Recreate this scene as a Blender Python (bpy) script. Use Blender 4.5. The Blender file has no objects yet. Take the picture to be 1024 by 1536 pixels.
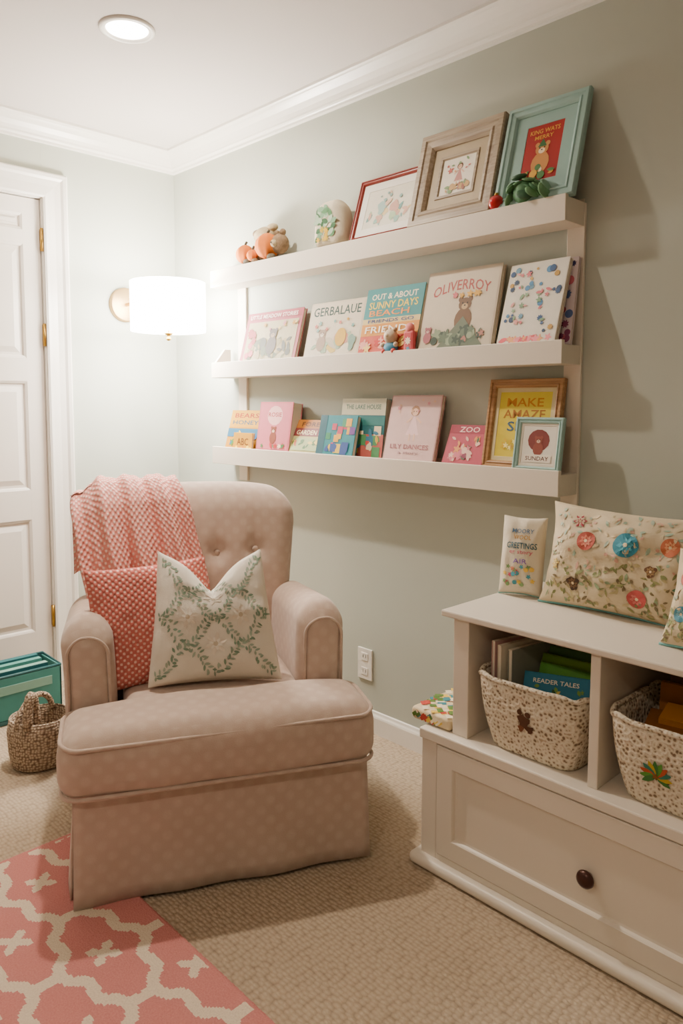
import bpy, bmesh, math, random
import numpy as np
from mathutils import Vector, Matrix, noise
from math import sin, cos, pi, radians, sqrt, exp
scene=bpy.context.scene
COL=bpy.context.collection
# ------------------------------------------------------------------ materials
def lin(h):
    h=h.lstrip('#'); r=[]
    for i in (0,2,4):
        c=int(h[i:i+2],16)/255
        r.append(c/12.92 if c<=.04045 else ((c+.055)/1.055)**2.4)
    return (r[0],r[1],r[2],1)
class NT:
    def __init__(s,name):
        s.m=bpy.data.materials.new(name); s.m.use_nodes=True
        s.n=s.m.node_tree.nodes; s.l=s.m.node_tree.links
        s.b=s.n['Principled BSDF']
    def add(s,t,**k):
        n=s.n.new(t)
        for a,v in k.items():
            if a in n.inputs.keys(): n.inputs[a].default_value=v
            else: setattr(n,a,v)
        return n
    def link(s,a,b): s.l.new(a,b)
    def mix(s,fac,a,b,blend='MIX'):
        n=s.n.new('ShaderNodeMix'); n.data_type='RGBA'; n.blend_type=blend
        for sock,v in ((n.inputs[0],fac),(n.inputs[6],a),(n.inputs[7],b)):
            if isinstance(v,(int,float,tuple)): sock.default_value=v
            else: s.link(v,sock)
        return n.outputs[2]
    def math(s,op,a,b=0.0,c=None):
        n=s.n.new('ShaderNodeMath'); n.operation=op
        for i,v in enumerate((a,b,c)):
            if v is None: continue
            if isinstance(v,(int,float)): n.inputs[i].default_value=v
            else: s.link(v,n.inputs[i])
        return n.outputs[0]
    def ramp(s,fac,stops):
        n=s.n.new('ShaderNodeValToRGB'); e=n.color_ramp.elements
        while len(e)<len(stops): e.new(.5)
        for x,(p,c) in zip(e,stops): x.position=p; x.color=c
        s.link(fac,n.inputs[0]); return n.outputs[0]
    def coord(s,kind,scale=(1,1,1),rot=(0,0,0)):
        tc=s.n.new('ShaderNodeTexCoord'); mp=s.n.new('ShaderNodeMapping')
        mp.inputs['Scale'].default_value=scale; mp.inputs['Rotation'].default_value=rot
        s.link(tc.outputs[kind],mp.inputs[0]); return mp.outputs[0]
    def bump(s,h,strength,dist=.002):
        n=s.n.new('ShaderNodeBump'); n.inputs['Strength'].default_value=strength
        n.inputs['Distance'].default_value=dist
        s.link(h,n.inputs['Height']); s.link(n.outputs[0],s.b.inputs['Normal'])
    def color(s,c):
        if isinstance(c,tuple): s.b.inputs['Base Color'].default_value=c
        else: s.link(c,s.b.inputs['Base Color'])
W1=(1,1,1,1); K0=(0,0,0,1)
_mc={}
def plain(name,hexc,rough=.5,var=.06,vs=8,bump=0,bs=60,metal=0,bd=.002,spec=.5):
    key=name
    if key in _mc: return _mc[key]
    t=NT(name); c=lin(hexc)
    v=t.coord('Object'); nz=t.add('ShaderNodeTexNoise',Scale=vs,Detail=3.0); t.link(v,nz.inputs[0])
    d=tuple(x*(1-var) for x in c[:3])+(1,); u=tuple(min(1,x*(1+var)) for x in c[:3])+(1,)
    t.color(t.mix(nz.outputs[0],d,u))
    t.b.inputs['Roughness'].default_value=rough; t.b.inputs['Metallic'].default_value=metal
    t.b.inputs['Specular IOR Level'].default_value=spec
    if bump:
        n2=t.add('ShaderNodeTexNoise',Scale=bs,Detail=2.0); t.link(v,n2.inputs[0]); t.bump(n2.outputs[0],bump,bd)
    _mc[key]=t.m; return t.m
def C(h): return plain('print_'+h.lstrip('#').lower(),h,.55,.05,40,spec=.3)
def mat_wall():
    return plain('sage_wall_paint','#b7bbaf',.75,.02,3,bump=.12,bs=220,bd=.001,spec=.3)
def mat_white(): return plain('white_trim_paint','#e9e4db',.3,.015,4)
def mat_cab(): return plain('cream_white_paint','#ded3c3',.4,.02,4)
def mat_ceil(): return plain('ceiling_paint','#cbc4bf',.85,.02,3,bump=.08,bs=200,spec=.2)
def mat_carpet():
    t=NT('beige_loop_carpet')
    v=t.coord('Object',(58,92,1))
    vo=t.add('ShaderNodeTexVoronoi',Scale=1.0,Randomness=.5); vo.voronoi_dimensions='2D'; t.link(v,vo.inputs['Vector'])
    v2=t.coord('Object'); n1=t.add('ShaderNodeTexNoise',Scale=120.0,Detail=3.0); t.link(v2,n1.inputs[0])
    n2=t.add('ShaderNodeTexNoise',Scale=2.2,Detail=3.0); t.link(v2,n2.inputs[0])
    c1=t.ramp(vo.outputs['Distance'],[(0.0,lin('#c0ad94')),(.45,lin('#aa967e')),(.85,lin('#705f4e'))])
    c2=t.mix(n1.outputs[0],lin('#8a7763'),lin('#c8b7a1'))
    c=t.mix(.40,c1,c2); c=t.mix(.12,c,t.ramp(n2.outputs[0],[(.3,lin('#786653')),(.7,lin('#c2af97'))]))
    t.color(c); t.b.inputs['Roughness'].default_value=.95; t.b.inputs['Specular IOR Level'].default_value=.1
    h=t.math('SUBTRACT',1.0,vo.outputs['Distance']); h=t.math('ADD',h,t.math('MULTIPLY',n1.outputs[0],.5))
    t.bump(h,.75,.006); return t.m
def mat_chair():
    t=NT('blush_dotted_upholstery')
    v=t.coord('UV',(27,27,27),(0,0,.785))
    vo=t.add('ShaderNodeTexVoronoi',Scale=1.0,Randomness=0.12); vo.voronoi_dimensions='2D'; t.link(v,vo.inputs['Vector'])
    dots=t.ramp(vo.outputs['Distance'],[(.18,W1),(.42,K0)])
    v2=t.coord('UV'); n1=t.add('ShaderNodeTexNoise',Scale=420.0,Detail=3.0); t.link(v2,n1.inputs[0])
    n2=t.add('ShaderNodeTexNoise',Scale=9.0,Detail=4.0); t.link(v2,n2.inputs[0])
    n3=t.add('ShaderNodeTexNoise',Scale=60.0,Detail=2.0); t.link(v2,n3.inputs[0])
    base=t.mix(n2.outputs[0],lin('#bba292'),lin('#cab4a4'))
    c=t.mix(t.math('MULTIPLY',t.math('MULTIPLY',dots,n3.outputs[0]),.42),base,lin('#e2d4c5'))
    c=t.mix(t.math('MULTIPLY',n1.outputs[0],.26),c,lin('#8a7464'))
    t.color(c); t.b.inputs['Roughness'].default_value=.9; t.b.inputs['Specular IOR Level'].default_value=.2
    t.b.inputs['Sheen Weight'].default_value=.25
    t.bump(n1.outputs[0],.25,.0015); return t.m
def mat_knit(name='coral_knit',a='#e59c91',b='#f9e7db',s=85):
    t=NT(name)
    v=t.coord('UV',(s,s,s))
    w=t.add('ShaderNodeSeparateXYZ'); t.link(v,w.inputs[0])
    sx=t.math('SINE',t.math('MULTIPLY',w.outputs[0],3.14)); sy=t.math('SINE',t.math('MULTIPLY',w.outputs[1],3.14))
    p=t.math('MULTIPLY',sx,sy)
    v2=t.coord('UV'); n=t.add('ShaderNodeTexNoise',Scale=60.0,Detail=2.0); t.link(v2,n.inputs[0])
    q=t.math('ADD',p,t.math('MULTIPLY',t.math('SUBTRACT',n.outputs[0],.5),.8))
    f=t.ramp(q,[(.22,K0),(.60,W1)])
    t.color(t.mix(t.math('MULTIPLY',f,.8),lin(a),lin(b))); t.b.inputs['Roughness'].default_value=.95
    t.b.inputs['Specular IOR Level'].default_value=.1
    t.bump(q,.5,.004); return t.m
def mat_basket():
    t=NT('speckled_woven_basket')
    v=t.coord('UV',(1,1,1)); vo=t.add('ShaderNodeTexVoronoi',Scale=88.0,Randomness=.85); vo.voronoi_dimensions='2D'; t.link(v,vo.inputs['Vector'])
    n=t.add('ShaderNodeTexNoise',Scale=55.0,Detail=3.0); t.link(v,n.inputs[0])
    q=t.math('SUBTRACT',vo.outputs['Distance'],t.math('MULTIPLY',t.math('SUBTRACT',n.outputs[0],.5),1.4))
    c=t.ramp(q,[(.08,lin('#86705a')),(.22,lin('#cdbea4')),(.6,lin('#e6dcc8')),(.98,lin('#b8a286'))])
    t.color(c); t.b.inputs['Roughness'].default_value=.9; t.bump(q,.7,.004); return t.m
def mat_twine():
    t=NT('twine_knit'); v=t.coord('UV',(110,110,110)); vo=t.add('ShaderNodeTexVoronoi',Scale=1.0,Randomness=.6); vo.voronoi_dimensions='2D'; t.link(v,vo.inputs['Vector'])
    t.color(t.ramp(vo.outputs['Distance'],[(.1,lin('#c9b69d')),(.5,lin('#8c7561')),(.9,lin('#4c3b29'))]))
    t.b.inputs['Roughness'].default_value=.95; t.bump(t.math('SUBTRACT',1.0,vo.outputs['Distance']),.9,.006); return t.m
def mat_wood(name,a,b,sc=(3,60,60)):
    t=NT(name); v=t.coord('Object',sc); n=t.add('ShaderNodeTexNoise',Scale=2.0,Detail=6.0); t.link(v,n.inputs[0])
    t.color(t.ramp(n.outputs[0],[(.3,lin(a)),(.7,lin(b))])); t.b.inputs['Roughness'].default_value=.5; t.bump(n.outputs[0],.2,.001); return t.m
def mat_rug():
    t=NT('pink_rug_pile'); v=t.coord('Object'); n=t.add('ShaderNodeTexNoise',Scale=260.0,Detail=2.0); t.link(v,n.inputs[0])
    n2=t.add('ShaderNodeTexNoise',Scale=14.0,Detail=4.0); t.link(v,n2.inputs[0])
    c=t.mix(n.outputs[0],lin('#a8605c'),lin('#d39089')); c=t.mix(t.math('MULTIPLY',n2.outputs[0],.5),c,lin('#c9857e'))
    t.color(c); t.b.inputs['Roughness'].default_value=.95; t.b.inputs['Specular IOR Level'].default_value=.1; t.bump(n.outputs[0],.6,.004); return t.m
def mat_rugw():
    t=NT('ivory_rug_pile'); v=t.coord('Object'); n=t.add('ShaderNodeTexNoise',Scale=260.0,Detail=2.0); t.link(v,n.inputs[0])
    t.color(t.mix(n.outputs[0],lin('#c2ae95'),lin('#e8d9c2'))); t.b.inputs['Roughness'].default_value=.95; t.b.inputs['Specular IOR Level'].default_value=.1; t.bump(n.outputs[0],.6,.004); return t.m
def mat_linen(name,a,b,s=300):
    t=NT(name); v=t.coord('UV'); n=t.add('ShaderNodeTexNoise',Scale=float(s),Detail=2.0); t.link(v,n.inputs[0])
    n2=t.add('ShaderNodeTexNoise',Scale=12.0,Detail=3.0); t.link(v,n2.inputs[0])
    c=t.mix(n2.outputs[0],lin(a),lin(b)); t.color(c); t.b.inputs['Roughness'].default_value=.9; t.b.inputs['Specular IOR Level'].default_value=.15
    t.bump(n.outputs[0],.3,.0015); return t.m
def mat_emit(name,hexc,strength,base='#ffffff'):
    t=NT(name); v=t.coord('Object'); n=t.add('ShaderNodeTexNoise',Scale=90.0); t.link(v,n.inputs[0])
    t.color(t.mix(n.outputs[0],lin(base),lin('#fbf7ee'))); t.b.inputs['Emission Color'].default_value=lin(hexc); t.b.inputs['Emission Strength'].default_value=strength
    return t.m
# ------------------------------------------------------------------ geometry builder
class B:
    def __init__(s): s.v=[];s.f=[];s.m=[];s.sm=[];s.uv=[];s.mats=[]
    def add(s,vs,fs,mat,smooth=True,M=None,uv=None):
        o=len(s.v)
        if mat not in s.mats: s.mats.append(mat)
        mi=s.mats.index(mat)
        for p in vs: s.v.append(M@Vector(p) if M is not None else Vector(p))
        for f in fs:
            s.f.append([o+i for i in f]); s.m.append(mi); s.sm.append(smooth)
            s.uv.append([uv[i] for i in f] if uv else None)
    def rbox(s,size,c,mat,r=.002,k=1,m=(1,1,1),M=None,smooth=False,deform=None):
        h=[x/2 for x in size]; r=min(r,min(h)*.999); inn=[x-r for x in h]
        cs=[]
        for a in range(3):
            b=[-inn[a]-r*math.tan(pi/4*i/k) for i in range(k,0,-1)]
            fl=[-inn[a]+2*inn[a]*i/m[a] for i in range(m[a]+1)]
            cs.append(b+fl+[-x for x in b[::-1]])
        idx={};vs=[];fs=[]
        def vid(p):
            key=tuple(round(x,6) for x in p)
            if key not in idx:
                q=Vector([max(-inn[i],min(inn[i],p[i])) for i in range(3)]); d=Vector(p)-q
                if d.length>1e-9: q=q+d.normalized()*r
                idx[key]=len(vs); vs.append(q)
            return idx[key]
        for a in range(3):
            b,cc=(a+1)%3,(a+2)%3
            for sg in (-1,1):
                for i in range(len(cs[b])-1):
                    for j in range(len(cs[cc])-1):
                        q=[]
                        for (x,y) in ((i,j),(i+1,j),(i+1,j+1),(i,j+1)):
                            p=[0,0,0]; p[a]=sg*h[a]; p[b]=cs[b][x]; p[cc]=cs[cc][y]; q.append(vid(p))
                        if len(set(q))>2: fs.append(q if sg>0 else q[::-1])
        vs=[p+Vector(c) for p in vs]
        if deform: vs=[Vector(deform(p)) for p in vs]
        s.add(vs,fs,mat,smooth,M)
    def box(s,a,b,mat,r=.002,M=None):
        s.rbox([b[i]-a[i] for i in range(3)],[(a[i]+b[i])/2 for i in range(3)],mat,r=r,M=M)
    def lathe(s,prof,mat,n=32,c=(0,0,0),M=None,smooth=True,mod=None):
        vs=[];fs=[]
        for (r,z) in prof:
            for i in range(n):
                t=2*pi*i/n; rr=r*(mod(t,z) if mod else 1)
                vs.append((c[0]+rr*cos(t),c[1]+rr*sin(t),c[2]+z))
        for j in range(len(prof)-1):
            for i in range(n): fs.append([j*n+i,j*n+(i+1)%n,(j+1)*n+(i+1)%n,(j+1)*n+i])
        s.add(vs,fs,mat,smooth,M)
    def sphere(s,c,r,mat,n=20,sc=(1,1,1),M=None,mod=None):
        prof=[(max(1e-4,r*sin(pi*j/(n//2)))*1.0,-r*cos(pi*j/(n//2))) for j in range(n//2+1)]
        T=Matrix.Translation(c)@Matrix.Diagonal((*sc,1)); 
        s.lathe(prof,mat,n,(0,0,0),(M@T) if M is not None else T,True,mod)
    def tube(s,path,r,mat,n=8,closed=False,M=None):
        P=[Vector(p) for p in path]; vs=[];fs=[];N=len(P); up=None
        for i in range(N):
            a=P[(i-1)%N] if (closed or i>0) else P[i]; b=P[(i+1)%N] if (closed or i<N-1) else P[i]
            t=(b-a).normalized()
            if up is None:
                up=Vector((0,0,1)) if abs(t.z)<.9 else Vector((1,0,0))
            up=(up-t*up.dot(t)).normalized(); w=t.cross(up)
            rr=r(i/(N-1)) if callable(r) else r
            for k in range(n):
                q=2*pi*k/n; vs.append(P[i]+up*cos(q)*rr+w*sin(q)*rr)
        for i in range(N if closed else N-1):
            for k in range(n):
                j=(i+1)%N; fs.append([i*n+k,i*n+(k+1)%n,j*n+(k+1)%n,j*n+k])
        if not closed: fs.append(list(range(n))); fs.append([(N-1)*n+k for k in range(n)][::-1])
        s.add(vs,fs,mat,True,M)
    def loftrect(s,prof,w,h,mat,M=None):
        vs=[];fs=[]
        for (i,y) in prof: vs+=[(i,y,i),(w-i,y,i),(w-i,y,h-i),(i,y,h-i)]
        for j in range(len(prof)-1):
            for k in range(4): fs.append([j*4+k,j*4+(k+1)%4,(j+1)*4+(k+1)%4,(j+1)*4+k])
        s.add(vs,fs,mat,False,M)
    def sweep(s,prof,path,mat,closed=False):
        vs=[];fs=[];n=len(prof)
        for (x,y,nn) in path:
            for (o,z) in prof: vs.append((x+nn[0]*o,y+nn[1]*o,z))
        N=len(path)
        for i in range(N if closed else N-1):
            for k in range(n-1):
                j=(i+1)%N; fs.append([i*n+k,i*n+k+1,j*n+k+1,j*n+k])
        s.add(vs,fs,mat,False)
    def build(s,name,parent=None,M=None,fix=True):
        me=bpy.data.meshes.new(name); me.from_pydata([tuple(p) for p in s.v],[],s.f); 
        for m in s.mats: me.materials.append(m)
        uvl=me.uv_layers.new(name='UVMap')
        for p,mi,sm,uv in zip(me.polygons,s.m,s.sm,s.uv):
            p.material_index=mi; p.use_smooth=sm
            n=p.normal; ax=max(range(3),key=lambda a:abs(n[a]))
            for li,k in zip(p.loop_indices,range(len(p.vertices))):
                if uv: uvl.data[li].uv=uv[k]
                else:
                    q=me.vertices[p.vertices[k]].co
                    uvl.data[li].uv=((q.y,q.z),(q.x,q.z),(q.x,q.y))[ax]
        if fix:
            bm=bmesh.new(); bm.from_mesh(me); bmesh.ops.recalc_face_normals(bm,faces=bm.faces); bm.to_mesh(me); bm.free()
        o=bpy.data.objects.new(name,me); COL.objects.link(o)
        if M is not None: o.matrix_world=M
        if parent: o.parent=parent
        return o
def empty(name,M=None):
    o=bpy.data.objects.new(name,None); COL.objects.link(o); o.empty_display_size=.1
    if M is not None: o.matrix_world=M
    return o
T=Matrix.Translation
def R(deg,ax): return Matrix.Rotation(radians(deg),4,ax)
# ------------------------------------------------------------------ decals
def radial(kind,th):
    if kind=='c': return 1
    if kind=='f5': return .72+.28*cos(5*th)
    if kind=='f8': return .8+.2*cos(8*th)
    if kind=='f6': return .7+.3*cos(6*th)
    if kind=='s': return .55+.45*abs(cos(2.5*th))**2
    if kind=='b': return .8+.14*sin(3*th+.5)+.1*sin(5*th)
    return 1
def decal(b,surf,cx,cy,rx,ry,rot,kind,mat,off,n=None):
    pts=[]
    if n is None: n=28 if kind[0] in 'fs' else 14
    if kind=='l':
        for i in range(10):
            t=2*pi*i/10; x=cos(t); y=sin(t)*(1-.55*abs(cos(t))**2.2); pts.append((x*rx,y*ry))
    elif kind=='r':
        pts=[(-rx,-ry),(0,-ry),(rx,-ry),(rx,0),(rx,ry),(0,ry),(-rx,ry),(-rx,0)]
    elif kind=='tri':
        pts=[(-rx,-ry),(0,-ry),(rx,-ry),(rx*.5,0),(0,ry),(-rx*.5,0)]
    else:
        for i in range(n):
            t=2*pi*i/n; k=radial(kind,t); pts.append((rx*k*cos(t),ry*k*sin(t)))
    c,s_=cos(rot),sin(rot)
    P=[surf(cx,cy,off)]+[surf(cx+x*c-y*s_,cy+x*s_+y*c,off) for x,y in pts]
    N=len(pts); b.add(P,[[0,1+i,1+(i+1)%N] for i in range(N)],mat,False)
_tc={}
def textgeo(st):
    if st not in _tc:
        cu=bpy.data.curves.new('t','FONT'); cu.body=st; cu.resolution_u=2; cu.offset=.012
        o=bpy.data.objects.new('t',cu); COL.objects.link(o)
        bpy.context.view_layer.update()
        me=bpy.data.meshes.new_from_object(o.evaluated_get(bpy.context.evaluated_depsgraph_get()))
        vs=[(v.co.x,v.co.y) for v in me.vertices]; fs=[list(p.vertices) for p in me.polygons]
        x0=min(v[0] for v in vs);x1=max(v[0] for v in vs);y0=min(v[1] for v in vs);y1=max(v[1] for v in vs)
        vs=[((x-x0)/(x1-x0)-.5,(y-y0)/(y1-y0)-.5) for x,y in vs]
        bpy.data.objects.remove(o); bpy.data.curves.remove(cu); bpy.data.meshes.remove(me)
        _tc[st]=(vs,fs)
    return _tc[st]
def text(b,surf,st,cx,cy,w,h,mat,off,rot=0,arc=0):
    vs,fs=textgeo(st); c,s_=cos(rot),sin(rot); P=[]
    for x,y in vs:
        X=x*w; Y=y*h-arc*(x*2)**2
        P.append(surf(cx+X*c-Y*s_,cy+X*s_+Y*c,off))
    b.add(P,fs,mat,False)
def art(b,w,h,y0,ops,x_off=0,z_off=0):
    def surf(x,z,off): return (x_off+x,y0-off,z_off+z)
    off=.0006
    for op in ops:
        k=op[0]
        if k=='r': x0,a,x1,c=op[1:5]; decal(b,surf,(x0+x1)/2*w,(a+c)/2*h,(x1-x0)/2*w,(c-a)/2*h,0,'r',C(op[5]),off)
        elif k=='t': text(b,surf,op[1],op[2]*w,op[3]*h,op[4]*w,op[5]*h,C(op[6]),off,0,(op[7]*h if len(op)>7 else 0))
        elif k=='d':
            q=min(w,h); decal(b,surf,op[2]*w,op[3]*h,op[4]*q,op[5]*q,op[6],op[1],C(op[7]),off)
        elif k=='m':
            x0,a,x1,c,n,s0,s1,kinds,cols,seed=op[1:]; rnd=random.Random(seed); q=min(w,h)
            for i in range(n):
                sz=rnd.uniform(s0,s1)*q; kd=rnd.choice(kinds); off+=.00003
                x=x0*w+sz+rnd.random()*max(0,(x1-x0)*w-2*sz); z=a*h+sz+rnd.random()*max(0,(c-a)*h-2*sz)
                decal(b,surf,x,z,sz,sz*(.45 if kd=='l' else 1),rnd.random()*pi if kd!='r' else 0,kd,C(rnd.choice(cols)),off)
        elif k=='g':
            cx,cz,s,dr,ha=op[1:]; cx*=w; cz*=h; s*=h; f=C('#e2b79b')
            decal(b,surf,cx,cz+.02*s,.28*s,.36*s,0,'tri',C(dr),off)
            decal(b,surf,cx-.1*s,cz-.42*s,.03*s,.12*s,0,'r',f,off+.0001); decal(b,surf,cx+.1*s,cz-.42*s,.03*s,.12*s,0,'r',f,off+.0001)
            decal(b,surf,cx-.2*s,cz+.16*s,.14*s,.035*s,.7,'r',f,off+.0002); decal(b,surf,cx+.2*s,cz+.16*s,.14*s,.035*s,-.7,'r',f,off+.0002)
            decal(b,surf,cx,cz+.47*s,.19*s,.18*s,0,'c',C(ha),off+.0003); decal(b,surf,cx,cz+.43*s,.13*s,.13*s,0,'c',f,off+.0005)
            decal(b,surf,cx-.05*s,cz+.45*s,.018*s,.02*s,0,'c',C('#3a2a22'),off+.0007);decal(b,surf,cx+.05*s,cz+.45*s,.018*s,.02*s,0,'c',C('#3a2a22'),off+.0007)
            off+=.0007
        elif k=='bear':
            cx,cz,s,bo,fa=op[1:]; cx*=w; cz*=h; s*=h
            for dx in (-1,1): decal(b,surf,cx+dx*.17*s,cz+.5*s,.08*s,.08*s,0,'c',C(bo),off)
            decal(b,surf,cx,cz-.1*s,.3*s,.36*s,0,'c',C(bo),off+.0001); decal(b,surf,cx,cz+.35*s,.22*s,.2*s,0,'c',C(bo),off+.0003)
            decal(b,surf,cx,cz+.29*s,.11*s,.09*s,0,'c',C(fa),off+.0005)
            for dx in (-1,1): decal(b,surf,cx+dx*.08*s,cz+.39*s,.025*s,.025*s,0,'c',C('#1c1512'),off+.0006)
            decal(b,surf,cx,cz+.32*s,.03*s,.022*s,0,'c',C('#1c1512'),off+.0007); off+=.0007
        off+=.0003
PAGE=plain('book_pages','#e2d8c4',.8,.05,300)
def book(name,x0,x1,h,t,zb,yb,cover,ops,wall=-.014,yaw=0,spine=None,lift=0):
    w=x1-x0; b=B(); cm=C(cover); sp=C(spine) if spine else cm
    b.box((.0,-.0025,0),(w,0,h),cm,.0006); b.box((0,-t,0),(w,-t+.0025,h),cm,.0006)
    b.box((0,-t,0),(.0035,0,h),sp,.001); b.box((.003,-t+.002,.003),(w-.003,-.002,h-.003),PAGE,.0005)
    art(b,w,h,-t,ops)
    th=math.degrees(math.asin(max(-.9,min(.9,(wall-yb)/h))))
    return b.build(name,M=T((x0,yb,zb+lift))@R(yaw,'Z')@R(-th,'X'))
def frame(name,x0,x1,h,fw,d,zb,yb,mat,mw,ops,matcol='#efe8da',wall=-.006,yaw=0,bg='#e8dcc6',bead=None):
    w=x1-x0; b=B()
    b.loftrect([(0,0),(0,-d*.8),(.003,-d),(fw*.35,-d),(fw*.42,-d*.8),(fw*.62,-d*.75),(fw*.7,-d*.92),(fw*.85,-d*.85),(fw,-d*.5),(fw,-.004)],w,h,mat)
    b.box((.002,-.004,.002),(w-.002,0,h-.002),plain('frame_backing','#8a6f50',.8),.0005)
    b.loftrect([(fw-.002,-.0075),(fw+mw,-.0075),(fw+mw+.001,-.006)],w,h,C(matcol))
    b.box((fw,-.0055,fw),(w-fw,-.004,h-fw),C(bg),.0003)
    i=fw+mw; art(b,w-2*i,h-2*i,-.0055,ops,i,i)
    if bead: b.loftrect([(i-.012,-.0076),(i-.011,-.011),(i-.003,-.011),(i,-.0076)],w,h,bead)
    th=math.degrees(math.asin((wall-yb)/h))
    return b.build(name,M=T((x0,yb,zb))@R(yaw,'Z')@R(-th,'X'))
# ------------------------------------------------------------------ camera
yaw=.7699; pit=.08448; roll=.0018; f=1123; py=701.4
F_=Vector((-cos(yaw)*cos(pit),sin(yaw)*cos(pit),-sin(pit))); R_=Vector((sin(yaw),cos(yaw),0)); U_=R_.cross(F_)
Rr=R_*cos(roll)+U_*sin(roll); Ur=U_*cos(roll)-R_*sin(roll)
cd=bpy.data.cameras.new('camera'); cd.sensor_fit='VERTICAL'; cd.sensor_height=36; cd.lens=36*f/1536; cd.shift_y=-(768-py)/1536; cd.clip_start=.05
co=bpy.data.objects.new('camera',cd); COL.objects.link(co)
mm=Matrix((Rr,Ur,-F_)).transposed().to_4x4(); mm.translation=(3.222,-1.998,1.236); co.matrix_world=mm; scene.camera=co
# ------------------------------------------------------------------ room
ZC=2.415; XR=4.6; YB=-4.4
WALL=mat_wall(); WH=mat_white(); CAB=mat_cab()
b=B(); b.box((-.12,YB-.1,-.1),(XR+.1,.1,0),mat_carpet(),.001); b.build('floor')
LX,LY=.975,-.765
dl=[(LX,LY),(2.9,-2.9),(1.0,-3.0)]  # first downlight is in view; the other two are unseen, added as fill
b=B(); b.box((-.12,YB-.1,ZC),(XR+.1,.1,ZC+.1),mat_ceil(),.001); b.build('ceiling')
b=B(); b.box((-.12,0,0),(XR,.1,ZC),WALL,.001); b.build('wall_back')
b=B(); b.box((XR,YB,0),(XR+.1,.1,ZC),WALL,.001); b.build('wall_right')
b=B(); b.box((-.12,YB-.1,0),(XR+.1,YB,ZC),WALL,.001); b.build('wall_front')
D0,D1,DT=-.645,-1.445,2.105
b=B(); b.box((-.12,D0,0),(0,0,ZC),WALL,.001); b.box((-.12,D1,DT),(0,D0,ZC),WALL,.001); b.box((-.12,YB,0),(0,D1,ZC),WALL,.001); b.build('wall_left')
cz=ZC; prof=[(.085,cz),(.085,cz-.010),(.079,cz-.014),(.073,cz-.016),(.066,cz-.022),(.05,cz-.034),(.036,cz-.05),(.028,cz-.062),(.026,cz-.068),(.018,cz-.071),(.014,cz-.075),(.013,cz-.083),(0,cz-.085)]
b=B(); b.sweep(prof,[(0,0,(1,-1)),(XR,0,(-1,-1)),(XR,YB,(-1,1)),(0,YB,(1,1))],WH,True); b.build('trim_crown')
bp=[(0,.0),(.014,0),(.014,.062),(.012,.068),(.008,.074),(.006,.082),(0,.084)]
b=B(); b.sweep(bp,[(0,0,(0,-1)),(XR,0,(0,-1))],WH); b.build('baseboard_back')
b=B(); b.sweep(bp,[(0,0,(1,0)),(0,-.54,(1,0))],WH); b.sweep(bp,[(0,-1.56,(1,0)),(0,YB,(1,0))],WH); b.build('baseboard_left')
def casing(bd):
    pr=[(0,0),(.0,.014),(.008,.018),(.02,.016),(.05,.013),(.075,.016),(.085,.022),(.098,.024),(.104,.02),(.104,0)]
    vs=[];fs=[]
    path=[(D0,0,1,0),(D0,DT,1,1),(D1,DT,-1,1),(D1,0,-1,0)]
    for (y,z,ny,nz) in path:
        for (o,x) in pr: vs.append((x,y+ny*o,z+nz*o))
    n=len(pr)
    for i in range(3):
        for k in range(n-1): fs.append([i*n+k,i*n+k+1,(i+1)*n+k+1,(i+1)*n+k])
    bd.add(vs,fs,WH,False)
    bd.box((-.12,D0-.004,0),(.001,D0+.0,DT),WH,.0005); bd.box((-.12,D1,0),(.001,D1+.004,DT),WH,.0005); bd.box((-.12,D1,DT-.004),(.001,D0,DT),WH,.0005)
b=B(); casing(b); b.build('trim_door_casing')
DR=plain('door_paint','#dcd4ca',.4,.02,4)
b=B(); ya,yb_=D1+.006,D0-.006; xf=-.014; xb=-.052
rows=[(.24,.735),(.865,1.33),(1.43,1.905),(1.965,2.03)]
cols=[(ya+.1,(ya+yb_)/2-.05),((ya+yb_)/2+.05,yb_-.075)]
b.box((xb,ya,.012),(xf-.012,yb_,DT-.008),DR,.001)
ys=[ya]+[v for c in cols for v in c]+[yb_]
for i in (0,2,4): b.box((xf-.014,ys[i],.012),(xf,ys[i+1],DT-.008),DR,.0015)
zs=[.012]+[v for r in rows for v in r]+[DT-.008]
for i in range(0,len(zs),2):
    b.box((xf-.014,ya,zs[i]),(xf-.0001,yb_,zs[i+1]),DR,.0015)
for (c0,c1) in cols:
    for (r0,r1) in rows:
        hgt=r1-r0
        lv=[(0,xf),(.008,xf-.004),(.012,xf-.011),(.022,xf-.011),(.045 if hgt>.1 else .024,xf-.003)]
        vs=[];fs=[]
        for (i,x) in lv: vs+=[(x,c0+i,r0+i),(x,c1-i,r0+i),(x,c1-i,r1-i),(x,c0+i,r1-i)]
        for j in range(len(lv)-1):
            for k in range(4): fs.append([j*4+k,j*4+(k+1)%4,(j+1)*4+(k+1)%4,(j+1)*4+k])
        fs.append([len(vs)-4,len(vs)-3,len(vs)-2,len(vs)-1]); b.add(vs,fs,DR,False)
BR=plain('aged_brass','#b08a3e',.35,.1,30,metal=1)
for z in (1.93,1.53,.3):
    b.box((-.013,D0-.009,z-.045),(-.004,D0-.002,z+.045),BR,.001)
    b.tube([(.002,D0-.006,z-.048),(.002,D0-.006,z+.048)],.006,BR,10)
b.lathe([(.0001,0),(.028,0),(.028,.006),(.012,.01),(.011,.03),(.024,.04),(.028,.052),(.022,.064),(.0001,.068)],BR,20,M=T((xf,ya+.07,.95))@R(90,'Y'))
b.build('door_1')
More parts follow.
